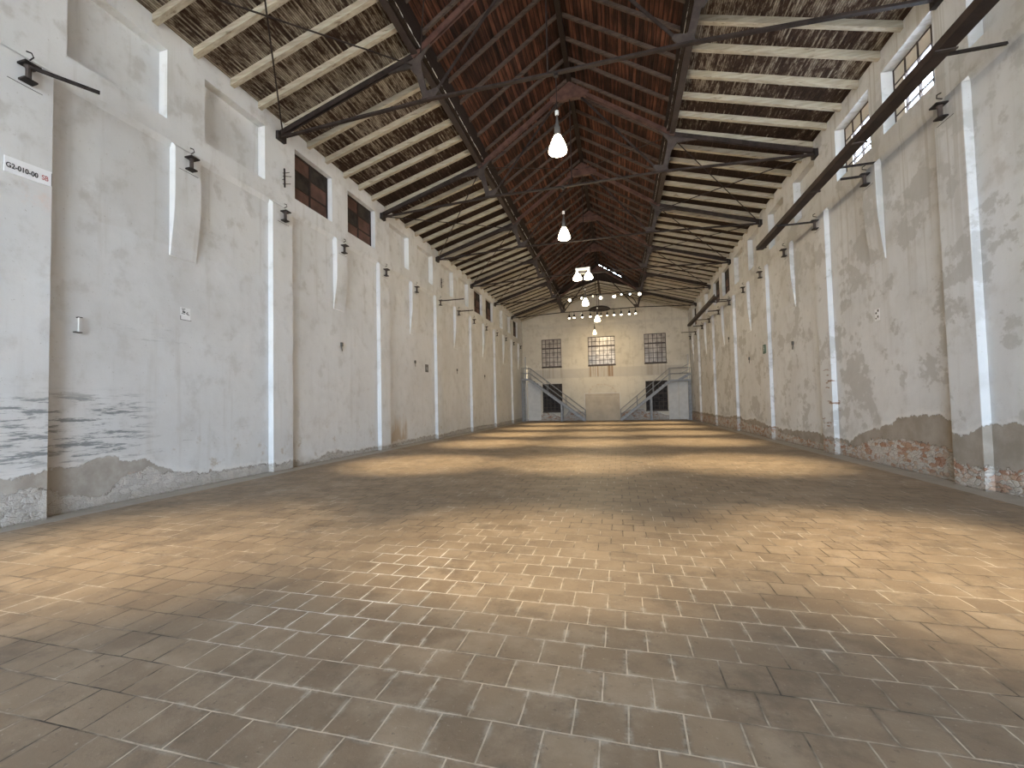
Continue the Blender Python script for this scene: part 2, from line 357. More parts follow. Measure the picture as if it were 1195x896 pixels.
def tube(bm, pts, r, n=8):
    pts = [Vector(p) for p in pts]; rings = []
    for i, p in enumerate(pts):
        d = ((pts[min(i + 1, len(pts) - 1)] - pts[max(i - 1, 0)])).normalized()
        u = Vector((0, 0, 1)) if abs(d.z) < .9 else Vector((0, 1, 0))
        s = d.cross(u).normalized(); u = s.cross(d)
        rings.append([bm.verts.new(p + (s * math.cos(k * 2 * math.pi / n) + u * math.sin(k * 2 * math.pi / n)) * r) for k in range(n)])
    for a, b in zip(rings, rings[1:]):
        for k in range(n): bm.faces.new((a[k], a[(k + 1) % n], b[(k + 1) % n], b[k]))
    bm.faces.new(rings[0][::-1]); bm.faces.new(rings[-1])
def lathe(bm, c, prof, n=20, axis=None):
    c = Vector(c); rot = Matrix.Identity(3) if axis is None else Vector((0, 0, 1)).rotation_difference(Vector(axis)).to_matrix()
    rings = []
    for r, z in prof:
        rings.append([bm.verts.new(c + rot @ Vector((r * math.cos(k * 2 * math.pi / n), r * math.sin(k * 2 * math.pi / n), z))) for k in range(n)])
    for a, b in zip(rings, rings[1:]):
        for k in range(n): bm.faces.new((a[k], a[(k + 1) % n], b[(k + 1) % n], b[k]))
    bm.faces.new(rings[0][::-1]); bm.faces.new(rings[-1])
def prism(bm, poly, d0, d1, plane='XZ'):
    def P(a, b, d): return (a, d, b) if plane == 'XZ' else ((d, a, b) if plane == 'YZ' else (a, b, d))
    lo = [bm.verts.new(P(a, b, d0)) for a, b in poly]; hi = [bm.verts.new(P(a, b, d1)) for a, b in poly]
    bm.faces.new(lo); bm.faces.new(hi[::-1]); n = len(poly)
    for i in range(n): bm.faces.new((lo[i], hi[i], hi[(i + 1) % n], lo[(i + 1) % n]))

def NB(): return bmesh.new()
def mk(name, bm, mat, parent=None, label=None, bevel=0, smooth=False, kind=None):
    bmesh.ops.recalc_face_normals(bm, faces=bm.faces)
    me = bpy.data.meshes.new(name)
    if parent is not None:
        bmesh.ops.translate(bm, vec=-world_loc(parent), verts=bm.verts)
    bm.to_mesh(me); bm.free()
    me.materials.append(mat)
    if smooth:
        for f in me.polygons: f.use_smooth = True
    o = bpy.data.objects.new(name, me); COL.objects.link(o)
    if parent is not None: o.parent = parent
    if bevel:
        b = o.modifiers.new('bevel', 'BEVEL'); b.width = bevel; b.segments = 2; b.limit_method = 'ANGLE'
    if label: o['label'] = label
    if kind: o['kind'] = kind
    return o
def world_loc(o):
    v = Vector(o.location)
    while o.parent is not None: o = o.parent; v += o.location
    return v
def thing(name, loc, label, cat, group=None):
    o = bpy.data.objects.new(name, None); COL.objects.link(o); o.location = loc; o.empty_display_size = .2
    o['label'] = label; o['category'] = cat
    if group: o['group'] = group
    return o
def tag(o, label, cat, group=None):
    o['label'] = label; o['category'] = cat
    if group: o['group'] = group
    return o
def struct(name, bm, mat, label=None, parent=None, bevel=0):
    o = mk(name, bm, mat, parent, None, bevel)
    if parent is None: o['kind'] = 'structure'
    if label: o['label'] = label
    if label and parent is None: o['category'] = name.split('_')[0]
    return o
def dup(root, off, label=None, group=None):
    r = root.copy(); COL.objects.link(r); r.location = Vector(root.location) + Vector(off)
    if label: r['label'] = label
    if group: r['group'] = group
    for ch in list(root.children):
        c = ch.copy(); COL.objects.link(c); c.parent = r
        for g in list(ch.children):
            d = g.copy(); COL.objects.link(d); d.parent = c
    return r

# ------------------------------------------------------------------ hall dimensions (metres)
B = 5.137; Y0 = 9.4255; L = 39.3; YN = -15.0
HP = 6.68       # pilaster face
WL = 6.82       # wall face left
WR = 6.80       # wall face right
WU = 6.80       # upper wall face
NZ0, NZ1 = 7.0, 8.33
TY = lambda n: Y0 + n * B
MON = TY(5)     # the raised roof ends here
def zr(x): return 8.62 + .293 * (6.8 - abs(x))          # underside of outer rafters
def zi(x): return 10.10 + .66 * (2.85 - abs(x))          # underside of inner rafters

# ------------------------------------------------------------------ floor
b = NB(); box(b, -7.4, 7.4, YN, L + .3, -.15, 0)
struct('floor', b, M['floor'], 'worn grey brown stone tile floor of the long hall')
b = NB(); box(b, -40, 40, -50, YN - .01, -.25, -.05)
o = mk('yard_ground', b, M['ground']); o['kind'] = 'structure'; o['label'] = 'pale paved yard outside the open gateway'; o['category'] = 'ground'

# ------------------------------------------------------------------ side walls
ordn = ['first', 'second', 'third', 'fourth', 'fifth', 'sixth', 'seventh', 'eighth']
def niches(side):
    out = []
    if side < 0:
        for n in range(-2, 6):
            kinds = {-2: 'bb', -1: 'bb', 0: 'ss', 1: 'bb', 2: 'bb', 3: 'ss', 4: 'bb', 5: 'ss'}[n]
            for (a0, a1), k in zip(((.55, 2.17), (2.98, 4.64)), kinds):
                if TY(n) + a1 < L - .1 and TY(n) + a0 > YN: out.append((TY(n) + a0, TY(n) + a1, k))
    else:
        far = [(3.2, 'b'), (6.0, 'b'), (8.93, 'b'), (11.35, 'w'), (13.49, 'w'), (16.4, 'b'), (18.95, 'b'), (21.75, 'b'), (24.2, 'b'), (26.85, 's'), (29.2, 's'), (31.95, 'b'), (34.4, 'b'), (37.0, 's')]
        for y, k in far: out.append((y - 1.66, y - .04, k))
    return out
def side_wall(side):
    mat = M['left'] if side < 0 else M['right']; W = WL if side < 0 else WR; out = 7.45; s = side
    def bx(bm, a, c, y0, y1, z0, z1): box(bm, min(s * a, s * c), max(s * a, s * c), y0, y1, z0, z1)
    b = NB()
    bx(b, W, out, YN, L + .3, -.15, 6.50)
    # soft ledge between the lower and the upper wall
    prism_pts = [(s * W, 6.50), (s * out, 6.50), (s * out, 6.62), (s * (WU - .03), 6.62)]
    prism(b, prism_pts, YN, L + .3, 'XZ')
    bx(b, WU - .03, out, YN, L + .3, 6.62, NZ0)
    bx(b, WU - .03, out, YN, L + .3, NZ1, 8.95)
    ns = niches(side); y = YN
    for y0, y1, k in ns + [(L + .3, None, None)]:
        bx(b, WU - .03, out, y, y0, NZ0, NZ1); y = y1
    w = struct('wall_left' if s < 0 else 'wall_right', b, mat, ('left' if s < 0 else 'right') + ' whitewashed side wall with peeling plaster, pilasters and upper niches')
    for y0, y1, k in ns:
        if k == 'b':
            b = NB(); bx(b, WU + .17, WU + .25, y0 - .02, y1 + .02, NZ0 - .02, NZ1 + .02); struct('niche_back', b, mat, None, w)
    sh = 0 if s < 0 else -.1426
    lo = -1 if s < 0 else -1
    for n in range(-1, 6):
        yc = TY(n) + sh
        b = NB(); bx(b, HP, W + .02, yc - .345, yc + .345, -.02, 6.52)
        prism(b, [(s * HP, 6.52), (s * (W + .02), 6.52), (s * (W + .02), 6.60), (s * (HP + .09), 6.60)], yc - .345, yc + .345, 'XZ')
        struct('pilaster', b, mat, None, w, .012)
    for n in range(-1, 6):
        yc = TY(n) + sh + B / 2 - (.02 if s < 0 else .05)
        if yc > L: continue
        b = NB()
        prof = [(s * (W + .02), 4.42), (s * (W - .02), 4.45), (s * (HP + .045), 5.0), (s * (HP + .01), 5.35), (s * HP, 5.7), (s * HP, 6.52), (s * (HP + .08), 6.60), (s * (W + .02), 6.60)]
        prism(b, prof, yc - .28, yc + .28, 'XZ'); struct('corbel', b, mat, None, w, .012)
    return w
wall_l = side_wall(-1); wall_r = side_wall(1)

# upper windows -----------------------------------------------------------------
wi = [0]
def new_window(label):
    wi[0] += 1
    o = thing('window_%d' % wi[0], (0, 0, 0), label, 'window'); o['kind'] = 'structure'; return o
def shutter_window(side, y0, y1, label):
    s = side; X = WU + .12
    def bx(bm, a, c, *r): box(bm, min(s * a, s * c), max(s * a, s * c), *r)
    w = new_window(label)
    w.location = (s * X, (y0 + y1) / 2, NZ0)
    b = NB()
    bx(b, X, X + .06, y0 - .01, y0 + .05, NZ0, NZ1); bx(b, X, X + .06, y1 - .05, y1 + .01, NZ0, NZ1)
    bx(b, X, X + .06, y0, y1, NZ0 - .01, NZ0 + .05); bx(b, X, X + .06, y0, y1, NZ1 - .05, NZ1 + .01)
    ym = (y0 + y1) / 2
    bx(b, X - .005, X + .05, ym - .025, ym + .025, NZ0, NZ1)
    for k in (1, 2):
        z = NZ0 + (NZ1 - NZ0) * k / 3; bx(b, X, X + .05, y0, y1, z - .018, z + .018)
    mk('window_frame', b, M['shutdark'], w)
    dz = (NZ1 - NZ0) / 3
    for i in range(2):
        for j in range(3):
            b = NB(); a0 = y0 + .05 if i == 0 else ym + .025; a1 = ym - .025 if i == 0 else y1 - .05
            bx(b, X + .02, X + .05, a0, a1, NZ0 + dz * j + .02, NZ0 + dz * (j + 1) - .02)
            mk('shutter_panel', b, M['shutter'] if (i * 3 + j) % 4 != 1 else M['darkpane'], w)
def clear_window(side, y0, y1, label):
    s = side; X = WU + .20
    def bx(bm, a, c, *r): box(bm, min(s * a, s * c), max(s * a, s * c), *r)
    w = new_window(label); w.location = (s * X, (y0 + y1) / 2, NZ0)
    cols, rows = 4, 4; dy = (y1 - y0) / cols; dz = (NZ1 - NZ0) / rows
    b = NB()
    for i in range(cols + 1):
        t = .025 if i in (0, cols) else .014; y = y0 + dy * i; bx(b, X - .02, X + .03, y - t, y + t, NZ0 - .01, NZ1 + .01)
    for j in range(rows + 1):
        t = .025 if j in (0, rows) else .014; z = NZ0 + dz * j; bx(b, X - .015, X + .025, y0, y1, z - t, z + t)
    mk('window_frame', b, M['frame'], w)
    b = NB(); bx(b, X, X + .008, y0, y1, NZ0, NZ0 + dz * 3); mk('glass', b, M['clear'], w, 'clear panes with bright sky behind')
    b = NB(); bx(b, X, X + .008, y0, y1, NZ0 + dz * 3, NZ1)
    bx(b, X - .003, X + .005, y1 - dy * .8, y1, NZ0, NZ1)
    mk('whitened_panes', b, M['ochrepane'], w, 'whitened beige panes along the top and far end')
sname = {-1: 'left', 1: 'right'}
for s in (-1, 1):
    k_s = k_w = 0
    for y0, y1, k in niches(s):
        if k == 's':
            k_s += 1; shutter_window(s, y0, y1, 'dark brown shuttered upper window, %s from the camera on the %s wall' % (ordn[k_s - 1], sname[s]))
        if k == 'w':
            k_w += 1; clear_window(s, y0, y1, 'sunlit steel-barred upper window, %s from the camera on the right wall' % ordn[k_w - 1])
# niche infill behind blind niches only reaches X=7.05, shuttered ones get a back wall
for s in (-1, 1):
    w = wall_l if s < 0 else wall_r
    for y0, y1, k in niches(s):
        if k == 's':
            b = NB(); a, c = s * (WU + .20), s * (WU + .28); box(b, min(a, c), max(a, c), y0 - .02, y1 + .02, NZ0 - .02, NZ1 + .02)
            struct('niche_back', b, M['left'] if s < 0 else M['right'], None, w)

# ------------------------------------------------------------------ far wall with openings
def far_wall():
    b = NB(); y0, y1 = L, L + .3
    ops = sorted([(-5.09, -3.40), (-1.15, 1.06), (3.37, 5.05)])
    low = [(-5.09, -3.42, .80, 3.17), (3.37, 5.06, .80, 3.19)]
    # columns of wall between the openings
    xs = [-7.4, -5.09, -3.40, -1.15, 1.06, 3.37, 5.05, 7.4]
    for a, c in zip(xs, xs[1:]):
        up = (a, c) in [(-5.09, -3.40), (-1.15, 1.06), (3.37, 5.05)]; lw = a in (-5.09, 3.37)
        if not up: box(b, a, c, y0, y1, -.1, 8.75)
        else:
            if lw: box(b, a, c, y0, y1, -.1, .80); box(b, a, c, y0, y1, 3.18, 4.65)
            else: box(b, a, c, y0, y1, -.1, 4.65)
            box(b, a, c, y0, y1, 7.04, 8.75)
    prism(b, [(-7.4, 8.75), (7.4, 8.75), (7.4, 8.80), (0, zr(0) + .2), (-7.4, 8.80)], y0, y1, 'XZ')
    # shallow coping ledge line near the eaves
    box(b, -6.8, 6.8, y0 - .04, y0 + .01, 8.28, 8.34)
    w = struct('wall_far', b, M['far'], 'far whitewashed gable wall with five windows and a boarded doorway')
    b = NB(); box(b, -5.3, 5.3, L + .31, L + .36, .5, 7.3); struct('dark_room_behind', b, M['shutdark'], None, w)  # flat dark sheet, its colour stands in for an unlit room
    return w
wall_f = far_wall()
def lattice_window(x0, x1, z0, z1, cols, rows, heavy, pane, label):
    w = new_window(label); w.location = ((x0 + x1) / 2, L, z0)
    Yf = L + .03; b = NB()
    for i in range(cols + 1):
        t = .05 if i in (0, cols) else .022; x = x0 + (x1 - x0) * i / cols; box(b, x - t if i else x, x + t if i < cols else x, Yf, Yf + .07, z0, z1)
    for j in range(rows + 1):
        t = .055 if j in (0, rows, heavy) else .020; z = z0 + (z1 - z0) * j / rows
        box(b, x0, x1, Yf - (.01 if j == heavy else 0), Yf + .065, max(z0, z - t), min(z1, z + t))
    mk('window_frame', b, M['frame'], w)
    b = NB(); box(b, x0, x1, Yf + .045, Yf + .06, z0, z1); mk('glass', b, pane, w)
    b = NB(); box(b, x0 - .03, x1 + .03, L - .06, Yf + .02, z0 - .09, z0); mk('window_sill', b, M['frame'], w)
lattice_window(-5.09, -3.40, 4.65, 7.04, 5, 6, 4, M['pane'], 'upper left lattice window of the far gable wall')
lattice_window(-1.15, 1.06, 4.65, 7.04, 7, 6, 4, M['pane'], 'wide upper centre lattice window of the far gable wall, rust drips below')
lattice_window(3.37, 5.05, 4.65, 7.04, 5, 6, 4, M['pane'], 'upper right lattice window of the far gable wall')
lattice_window(-5.09, -3.40, .80, 3.18, 5, 7, 4, M['darkpane'], 'lower left dark window of the far wall behind the left stair')
lattice_window(3.37, 5.05, .80, 3.18, 5, 7, 4, M['darkpane'], 'lower right dark window of the far wall behind the right stair')
d = thing('door_1', (-.09, L, 0), 'closed beige boarded doorway in the middle of the far wall', 'door'); d['kind'] = 'structure'
b = NB(); box(b, -1.50, 1.32, L - .04, L + .01, 0, 2.0); mk('door_panel', b, M['doorboard'], d)
b = NB(); box(b, -1.50, 1.32, L - .035, L + .01, 2.01, 2.25); mk('top_panel', b, M['doorboard'], d)
b = NB(); box(b, -1.54, -1.50, L - .05, L + .01, 0, 2.29); box(b, 1.32, 1.36, L - .05, L + .01, 0, 2.29); box(b, -1.54, 1.36, L - .05, L + .01, 2.25, 2.29)
mk('door_frame', b, M['lightgrey'], d)
d = thing('door_2', (5.85, L, 0), 'pale grey double door under the right stair landing', 'door'); d['kind'] = 'structure'
for a, c in ((5.18, 5.84), (5.88, 6.46)):
    b = NB(); box(b, a, c, L - .05, L + .01, .05, 3.02); mk('door_leaf', b, M['lightgrey'], d)
b = NB(); box(b, 5.10, 5.18, L - .06, L + .01, 0, 3.08); box(b, 6.46, 6.54, L - .06, L + .01, 0, 3.08); box(b, 5.10, 6.54, L - .06, L + .01, 3.02, 3.08)
mk('door_frame', b, M['lightgrey'], d)
d = thing('pale_panel', (-5.85, L, 0), 'pale grey panel under the left stair landing', 'door'); d['kind'] = 'structure'
b = NB(); box(b, -6.35, -5.25, L - .05, L + .01, .05, 3.35); mk('door_leaf', b, M['lightgrey'], d)  # plain pale grey rectangle set against the far wall
for x, nm, z1 in ((-6.52, 'left', 5.6), (6.62, 'right', 5.2)):
    b = NB(); tube(b, [(x, L - .09, 0), (x, L - .09, z1)], .05); o = mk('downpipe', b, M['lightgrey'], None, None, 0, True)
    tag(o, 'pale vertical downpipe in the %s corner of the far wall' % nm, 'pipe')

# ------------------------------------------------------------------ near wall with the open gateway behind the camera
b = NB()
box(b, -7.4, -5.2, YN - .4, YN, -.1, 8.9); box(b, 5.2, 7.4, YN - .4, YN, -.1, 8.9); box(b, -5.2, 5.2, YN - .4, YN, 7.0, 8.9)
prism(b, [(-7.4, 8.9), (7.4, 8.9), (3.1, 10.2), (0, 12.3), (-3.1, 10.2)], YN - .4, YN, 'XZ')
struct('wall_near', b, M['near'], 'near gable wall around the open gateway')

# ------------------------------------------------------------------ roof decks
def slope_deck(name, pts, y0, y1, mat, th=.04, label=None):
    b = NB()
    for s in (-1, 1):
        (xa, za), (xb, zb) = pts
        prism(b, [(s * xa, za), (s * xb, zb), (s * xb, zb + th), (s * xa, za + th)], y0, y1, 'XZ')
    return b
RD = .15
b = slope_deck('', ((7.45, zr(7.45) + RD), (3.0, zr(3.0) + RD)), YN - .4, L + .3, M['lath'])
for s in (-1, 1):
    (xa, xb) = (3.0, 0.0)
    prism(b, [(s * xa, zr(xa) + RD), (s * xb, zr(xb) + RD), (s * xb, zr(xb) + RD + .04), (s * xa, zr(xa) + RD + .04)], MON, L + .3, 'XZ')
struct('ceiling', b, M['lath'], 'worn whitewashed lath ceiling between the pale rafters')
b = slope_deck('', ((2.98, zi(2.98) + .14), (0, zi(0) + .14)), YN - .4, MON + .1, M['boards'])
struct('ceiling_2', b, M['boards'], 'dark red brown boarded ceiling of the raised ridge')
# dark boarded end of the raised ridge, with slits of daylight left open under its right verge
b = NB()
y0, y1 = MON, MON + .06
prism(b, [(-3.0, zr(3.0) + RD), (0, zr(0) + RD), (0, zi(0) + .15), (-3.0, zi(3.0) + .15)], y0, y1, 'XZ')
sl0, sl1 = .12, .20
def zt(x, o): return zi(x) - o
segs = [(0, .04, 0)] + [(.04 + i * .34, .04 + i * .34 + .24, 1) for i in range(5)]
x = 0.0
for i in range(5):
    a, c = .10 + i * .34, .10 + i * .34 + .20
    prism(b, [(x, zr(x) + RD), (a, zr(a) + RD), (a, zi(a) + .15), (x, zi(x) + .15)], y0, y1, 'XZ')
    prism(b, [(a, zr(a) + RD), (c, zr(c) + RD), (c, zt(c, .06)), (a, zt(a, .06))], y0, y1, 'XZ')
    prism(b, [(a, zt(a, .01)), (c, zt(c, .01)), (c, zi(c) + .15), (a, zi(a) + .15)], y0, y1, 'XZ')
    x = c
prism(b, [(x, zr(x) + RD), (3.0, zr(3.0) + RD), (3.0, zi(3.0) + .15), (x, zi(x) + .15)], y0, y1, 'XZ')
o = struct('wall_ridge_end', b, M['upstand'], 'dark boarded end wall of the raised ridge with slits of daylight')
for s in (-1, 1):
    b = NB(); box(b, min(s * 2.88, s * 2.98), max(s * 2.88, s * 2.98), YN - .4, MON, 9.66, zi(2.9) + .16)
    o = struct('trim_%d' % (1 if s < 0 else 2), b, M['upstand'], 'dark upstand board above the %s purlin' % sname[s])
# ridge beam
b = NB(); box(b, -.07, .07, YN, MON, zi(0) - .10, zi(0) + .16)
tag(mk('ridge_beam', b, M['upstand']), 'long dark ridge beam at the roof apex', 'beam')
b = NB(); box(b, -.07, .07, MON + .07, L, zr(0) - .06, zr(0) + .16)
tag(mk('ridge_beam', b, M['darkrafter']), 'short dark ridge beam of the low end bay by the far gable', 'beam')
for s in (-1, 1):
    b = NB(); c = s * 3.03
    box(b, c - .075, c + .075, YN, L, 9.56, 9.59); box(b, c - .075, c + .075, YN, L, 9.82, 9.85); box(b, c - .03, c + .03, YN, L, 9.59, 9.82)
    tag(mk('purlin', b, M['purlin']), 'dark steel purlin with pale flecks along the %s roof break' % sname[s], 'beam')

# ------------------------------------------------------------------ rafters
bay_txt = {-2: 'overhead before the first bay', -1: 'in the nearest bay', 0: 'between the first and second trusses', 1: 'between the second and third trusses',
           2: 'between the third and fourth trusses', 3: 'between the fourth and fifth trusses', 4: 'between the fifth and sixth trusses', 5: 'in the last bay at the far gable'}
proto = {}
def rafter_at(s, kind, Y, bay):
    key = (s, kind)
    txt = {'o': ('whitewashed rafter on the %s slope, ' % sname[s], 'pale rafters, %s slope, ' % sname[s]),
           'i': ('dark thin rafter %s of the ridge, ' % sname[s], 'dark rafters, %s of ridge, ' % sname[s]),
           'l': ('pale rafter of the low end roof, %s side, ' % sname[s], 'low end bay rafters, %s, ' % sname[s])}[kind]
    lab, grp = txt[0] + bay_txt[bay], txt[1] + bay_txt[bay]
    if kind == 'l': lab = 'pale rafter of the low roof by the far gable, %s side' % sname[s]
    if key in proto:
        o = proto[key].copy(); COL.objects.link(o)
    else:
        b = NB()
        if kind == 'o': xa, xb, f, w, h = 6.86, 3.07, zr, .115, RD
        elif kind == 'i': xa, xb, f, w, h = 2.88, .06, lambda q: zi(q) + .03, .062, .11
        else: xa, xb, f, w, h = 3.0, .06, zr, .10, RD
        prism(b, [(s * xa, f(xa)), (s * xb, f(xb)), (s * xb, f(xb) + h), (s * xa, f(xa) + h)], -w / 2, w / 2, 'XZ')
        o = mk('roof_rafter', b, M['rafter'] if kind == 'o' else (M['darkrafter'] if kind == 'i' else M['rafter']))
        proto[key] = o
    o.location = (0, Y, 0)
    tag(o, lab, 'rafter', grp)
STEP = B / 6
for k in range(-7, 36):
    Y = Y0 + .22 + k * STEP + (.03 * math.sin(k * 2.3))
    bay = math.floor((Y - Y0) / B)
    if Y > L - .05: continue
    for s in (-1, 1):
        if Y > 2.2: rafter_at(s, 'o', Y, bay)
        if Y < MON - .1:
            if Y > 4.5: rafter_at(s, 'i', Y - .12, math.floor((Y - .12 - Y0) / B))
        else: rafter_at(s, 'l', Y, bay)

# ------------------------------------------------------------------ trusses
KX, KZ = 3.1, 9.50; TX, TZ = 2.75, 8.49; RZ = 11.62
t_txt = ['steel roof truss overhead, nearest to the camera', 'first steel roof truss fully in view, carrying the nearest pendant', 'second steel roof truss in view, carrying the second pendant', 'third steel roof truss in view, carrying the twin pendant lamp',
         'fourth steel roof truss in view, behind the twin pendant lamp', 'fifth steel roof truss in view, with the upper row of spotlights', 'last steel roof truss near the far gable, with the lower spotlights']
def make_truss(Y):
    t = thing('roof_truss', (0, Y, 8.31), t_txt[1], 'truss')
    for s in (-1, 1):
        b = NB()
        for dy in (-.038, .038):
            bar(b, (s * 6.84, Y + dy, 8.36), (s * KX, Y + dy, KZ + .035), .03, .10)
        bar(b, (s * 6.84, Y, 8.418), (s * KX, Y, KZ + .09), .12, .02)
        mk('top_chord', b, M['steel'], t)
        b = NB()
        for dy in (-.04, .04):
            bar(b, (s * KX, Y + dy, KZ + .03), (0, Y + dy, RZ + .06), .035, .12)
        bar(b, (s * KX, Y, KZ + .09), (0, Y, RZ + .12), .13, .02)
        mk('upper_chord', b, M['rust'], t, 'red oxide upper chord')
        b = NB(); prism(b, [(s * (KX + .62), KZ - .22), (s * (KX + .62), KZ - .12), (s * KX, KZ + .12), (s * (KX - .42), KZ + .38), (s * (KX - .42), KZ + .24), (s * (KX - .20), KZ - .10), (s * (KX - .22), KZ - .38),
                            (s * (KX - .06), KZ - .40), (s * (KX + .06), KZ - .22)], Y - .022, Y + .022, 'XZ')
        mk('kink_gusset', b, M['plate'], t)
        b = NB(); hexa(b, [(s * (KX - .06), Y - .03, KZ - .30), (s * (KX - .22), Y - .03, KZ - .30), (s * (KX - .22), Y + .03, KZ - .30), (s * (KX - .06), Y + .03, KZ - .30)],
                       [(s * (TX + .10), Y - .03, TZ), (s * (TX - .04), Y - .03, TZ), (s * (TX - .04), Y + .03, TZ), (s * (TX + .10), Y + .03, TZ)])
        mk('post', b, M['plate'], t)
        b = NB(); prism(b, [(s * (TX + .16), TZ - .04), (s * (TX + .08), TZ + .22), (s * (TX - .04), TZ + .18), (s * (TX - .24), TZ + .22), (s * (TX - .29), TZ + .15), (s * (TX - .15), TZ - .04)], Y - .02, Y + .02, 'XZ')
        mk('tie_gusset', b, M['plate'], t)
        b = NB(); bar(b, (s * (TX - .20), Y, TZ + .12), (s * .30, Y, RZ - .26), .03, .06); mk('diagonal', b, M['steel'], t)
        b = NB(); box(b, min(s * 6.68, s * 6.90), max(s * 6.68, s * 6.90), Y - .14, Y + .14, 8.22, 8.42); mk('bearing_shoe', b, M['iron'], t)
    b = NB()
    pts = [(-6.82, 8.31), (-TX, 8.47), (0, 8.45), (TX, 8.47), (6.82, 8.31)]
    for (xa, za), (xb, zb) in zip(pts, pts[1:]): bar(b, (xa, Y, za), (xb, Y, zb), .085, .05)
    mk('tie_beam', b, M['steel'], t)
    b = NB(); prism(b, [(0, RZ + .20), (.26, RZ + .02), (.62, RZ - .22), (.56, RZ - .36), (-.56, RZ - .36), (-.62, RZ - .22), (-.26, RZ + .02)], Y - .075, Y + .075, 'XZ'); mk('ridge_gusset', b, M['rust'], t, 'brown ridge gusset plate')
    b = NB(); tube(b, [(0, Y, RZ - .30), (0, Y, 8.45)], .018); mk('king_rod', b, M['steel'], t)
    return t
T = {0: make_truss(TY(0))}
for n in (-1, 1, 2, 3, 4, 5): T[n] = dup(T[0], (0, TY(n) - TY(0), 0), t_txt[n + 1])
# curved knee brackets on the last truss
for s in (-1, 1):
    b = NB(); Y = TY(5); pr = None; pts = []
    for k in range(13):
        u = k / 12 * math.pi / 2
        pts.append((s * (TX - .05 - 1.15 * (1 - math.cos(u))), Y, TZ + .08 + .95 * math.sin(u)))
    for p, q in zip(pts, pts[1:]): bar(b, p, q, .05, .09, up=(0, 1, 0))
    mk('knee_bracket', b, M['steel'], T[5])

# bracing rods ------------------------------------------------------------------
def rod(p, q, label, grp, r=.017):
    o = Vector(p); b = NB(); tube(b, [(0, 0, 0), Vector(q) - o], r, 6)
    ob = mk('brace_rod', b, M['steel']); ob.location = o
    tag(ob, label, 'brace', grp)
tn = {-1: 'overhead', 0: 'first', 1: 'second', 2: 'third', 3: 'fourth', 4: 'fifth', 5: 'last'}
for n in (-1, 1, 2, 3):
    a, c = TY(n), TY(n + 1)
    for s in (-1, 1):
        rod((s * KX, a + .05, KZ - .08), (s * 6.62, c - .08, 8.42), 'thin dark brace rod under the %s slope, %s truss break to %s truss foot' % (sname[s], tn[n], tn[n + 1]), 'roof brace rods')
        rod((s * 6.62, a + .08, 8.34), (s * KX, c - .05, KZ - .17), 'thin dark brace rod under the %s slope, %s truss foot to %s truss break' % (sname[s], tn[n], tn[n + 1]), 'roof brace rods')
        if n > 0: rod((s * (KX - .22), a + .06, KZ + .04), (s * .16, c - .08, RZ - .08), 'thin rod from the %s break of the %s truss to the %s ridge plate' % (sname[s], tn[n], tn[n + 1]), 'roof brace rods', .014)
        else: rod((s * .16, a + .06, RZ - .1), (s * (KX - .22), c - .06, KZ + .06), 'thin rod from the %s ridge plate down to the %s break of the first truss' % (tn[n], sname[s]), 'roof brace rods', .016)

# ------------------------------------------------------------------ pendants
LIGHTS = []
def lightobj(name, typ, loc, energy, color, parent=None, **kw):
    ld = bpy.data.lights.new(name, typ); ld.energy = energy; ld.color = color
    for k, v in kw.items(): setattr(ld, k, v)
    o = bpy.data.objects.new(name, ld); COL.objects.link(o); o.location = loc
    return o
WARM = (1.0, .79, .49)
PEND_W = 110
def bell(t, x, y, zb, r=.19, h=.34, glowmat=None):
    b = NB(); prof = []
    for k in range(13):
        u = k / 12; rr = r * (.34 + .66 * (1 - u ** 1.5))
        prof.append((rr, zb + .04 + u * h))
    prof = [(r * .80, zb)] + [(r * .97, zb + .02)] + prof
    lathe(b, (x, y, 0), prof, 24); return mk('lamp_shade', b, glowmat or M['lampglow'], t, 'glowing bell-shaped glass shade', 0, True)
def pendant(n, x, zb, label, r=.19, glowmat=None, w=1.0):
    y = TY(n); zt_ = 8.43
    t = thing('pendant_lamp', (x, y, zt_), label, 'lamp')
    b = NB(); tube(b, [(x, y, zt_), (x, y, zb + .85)], .010, 6); mk('cord', b, M['steel'], t)
    b = NB(); lathe(b, (x, y, 0), [(.02, zb + .82), (.04, zb + .83), (.04, zb + .91), (.02, zb + .92)], 10); mk('connector', b, M['white'], t)
    b = NB(); lathe(b, (x, y, 0), [(.05, zb + .34), (.065, zb + .40), (.06, zb + .56), (.035, zb + .62), (.015, zb + .82)], 14); mk('ballast_housing', b, M['greydark'], t, None, 0, True)
    b = NB(); lathe(b, (x, y, 0), [(.05, 8.37), (.05, 8.44)], 8); mk('ceiling_hook', b, M['iron'], t)
    bell(t, x, y, zb, r, .34, glowmat)
    if w > 0: lightobj('pendant_light', 'POINT', (x, y, zb - .16), PEND_W * w * (1 if n < 2 else 1.4), WARM, None, shadow_soft_size=.14)
    return t
pendant(0, .17, 6.72, 'nearest glowing bell pendant lamp, hung from the first truss in view')
pendant(1, -.29, 6.74, 'second glowing bell pendant lamp, hung from the second truss', .19)
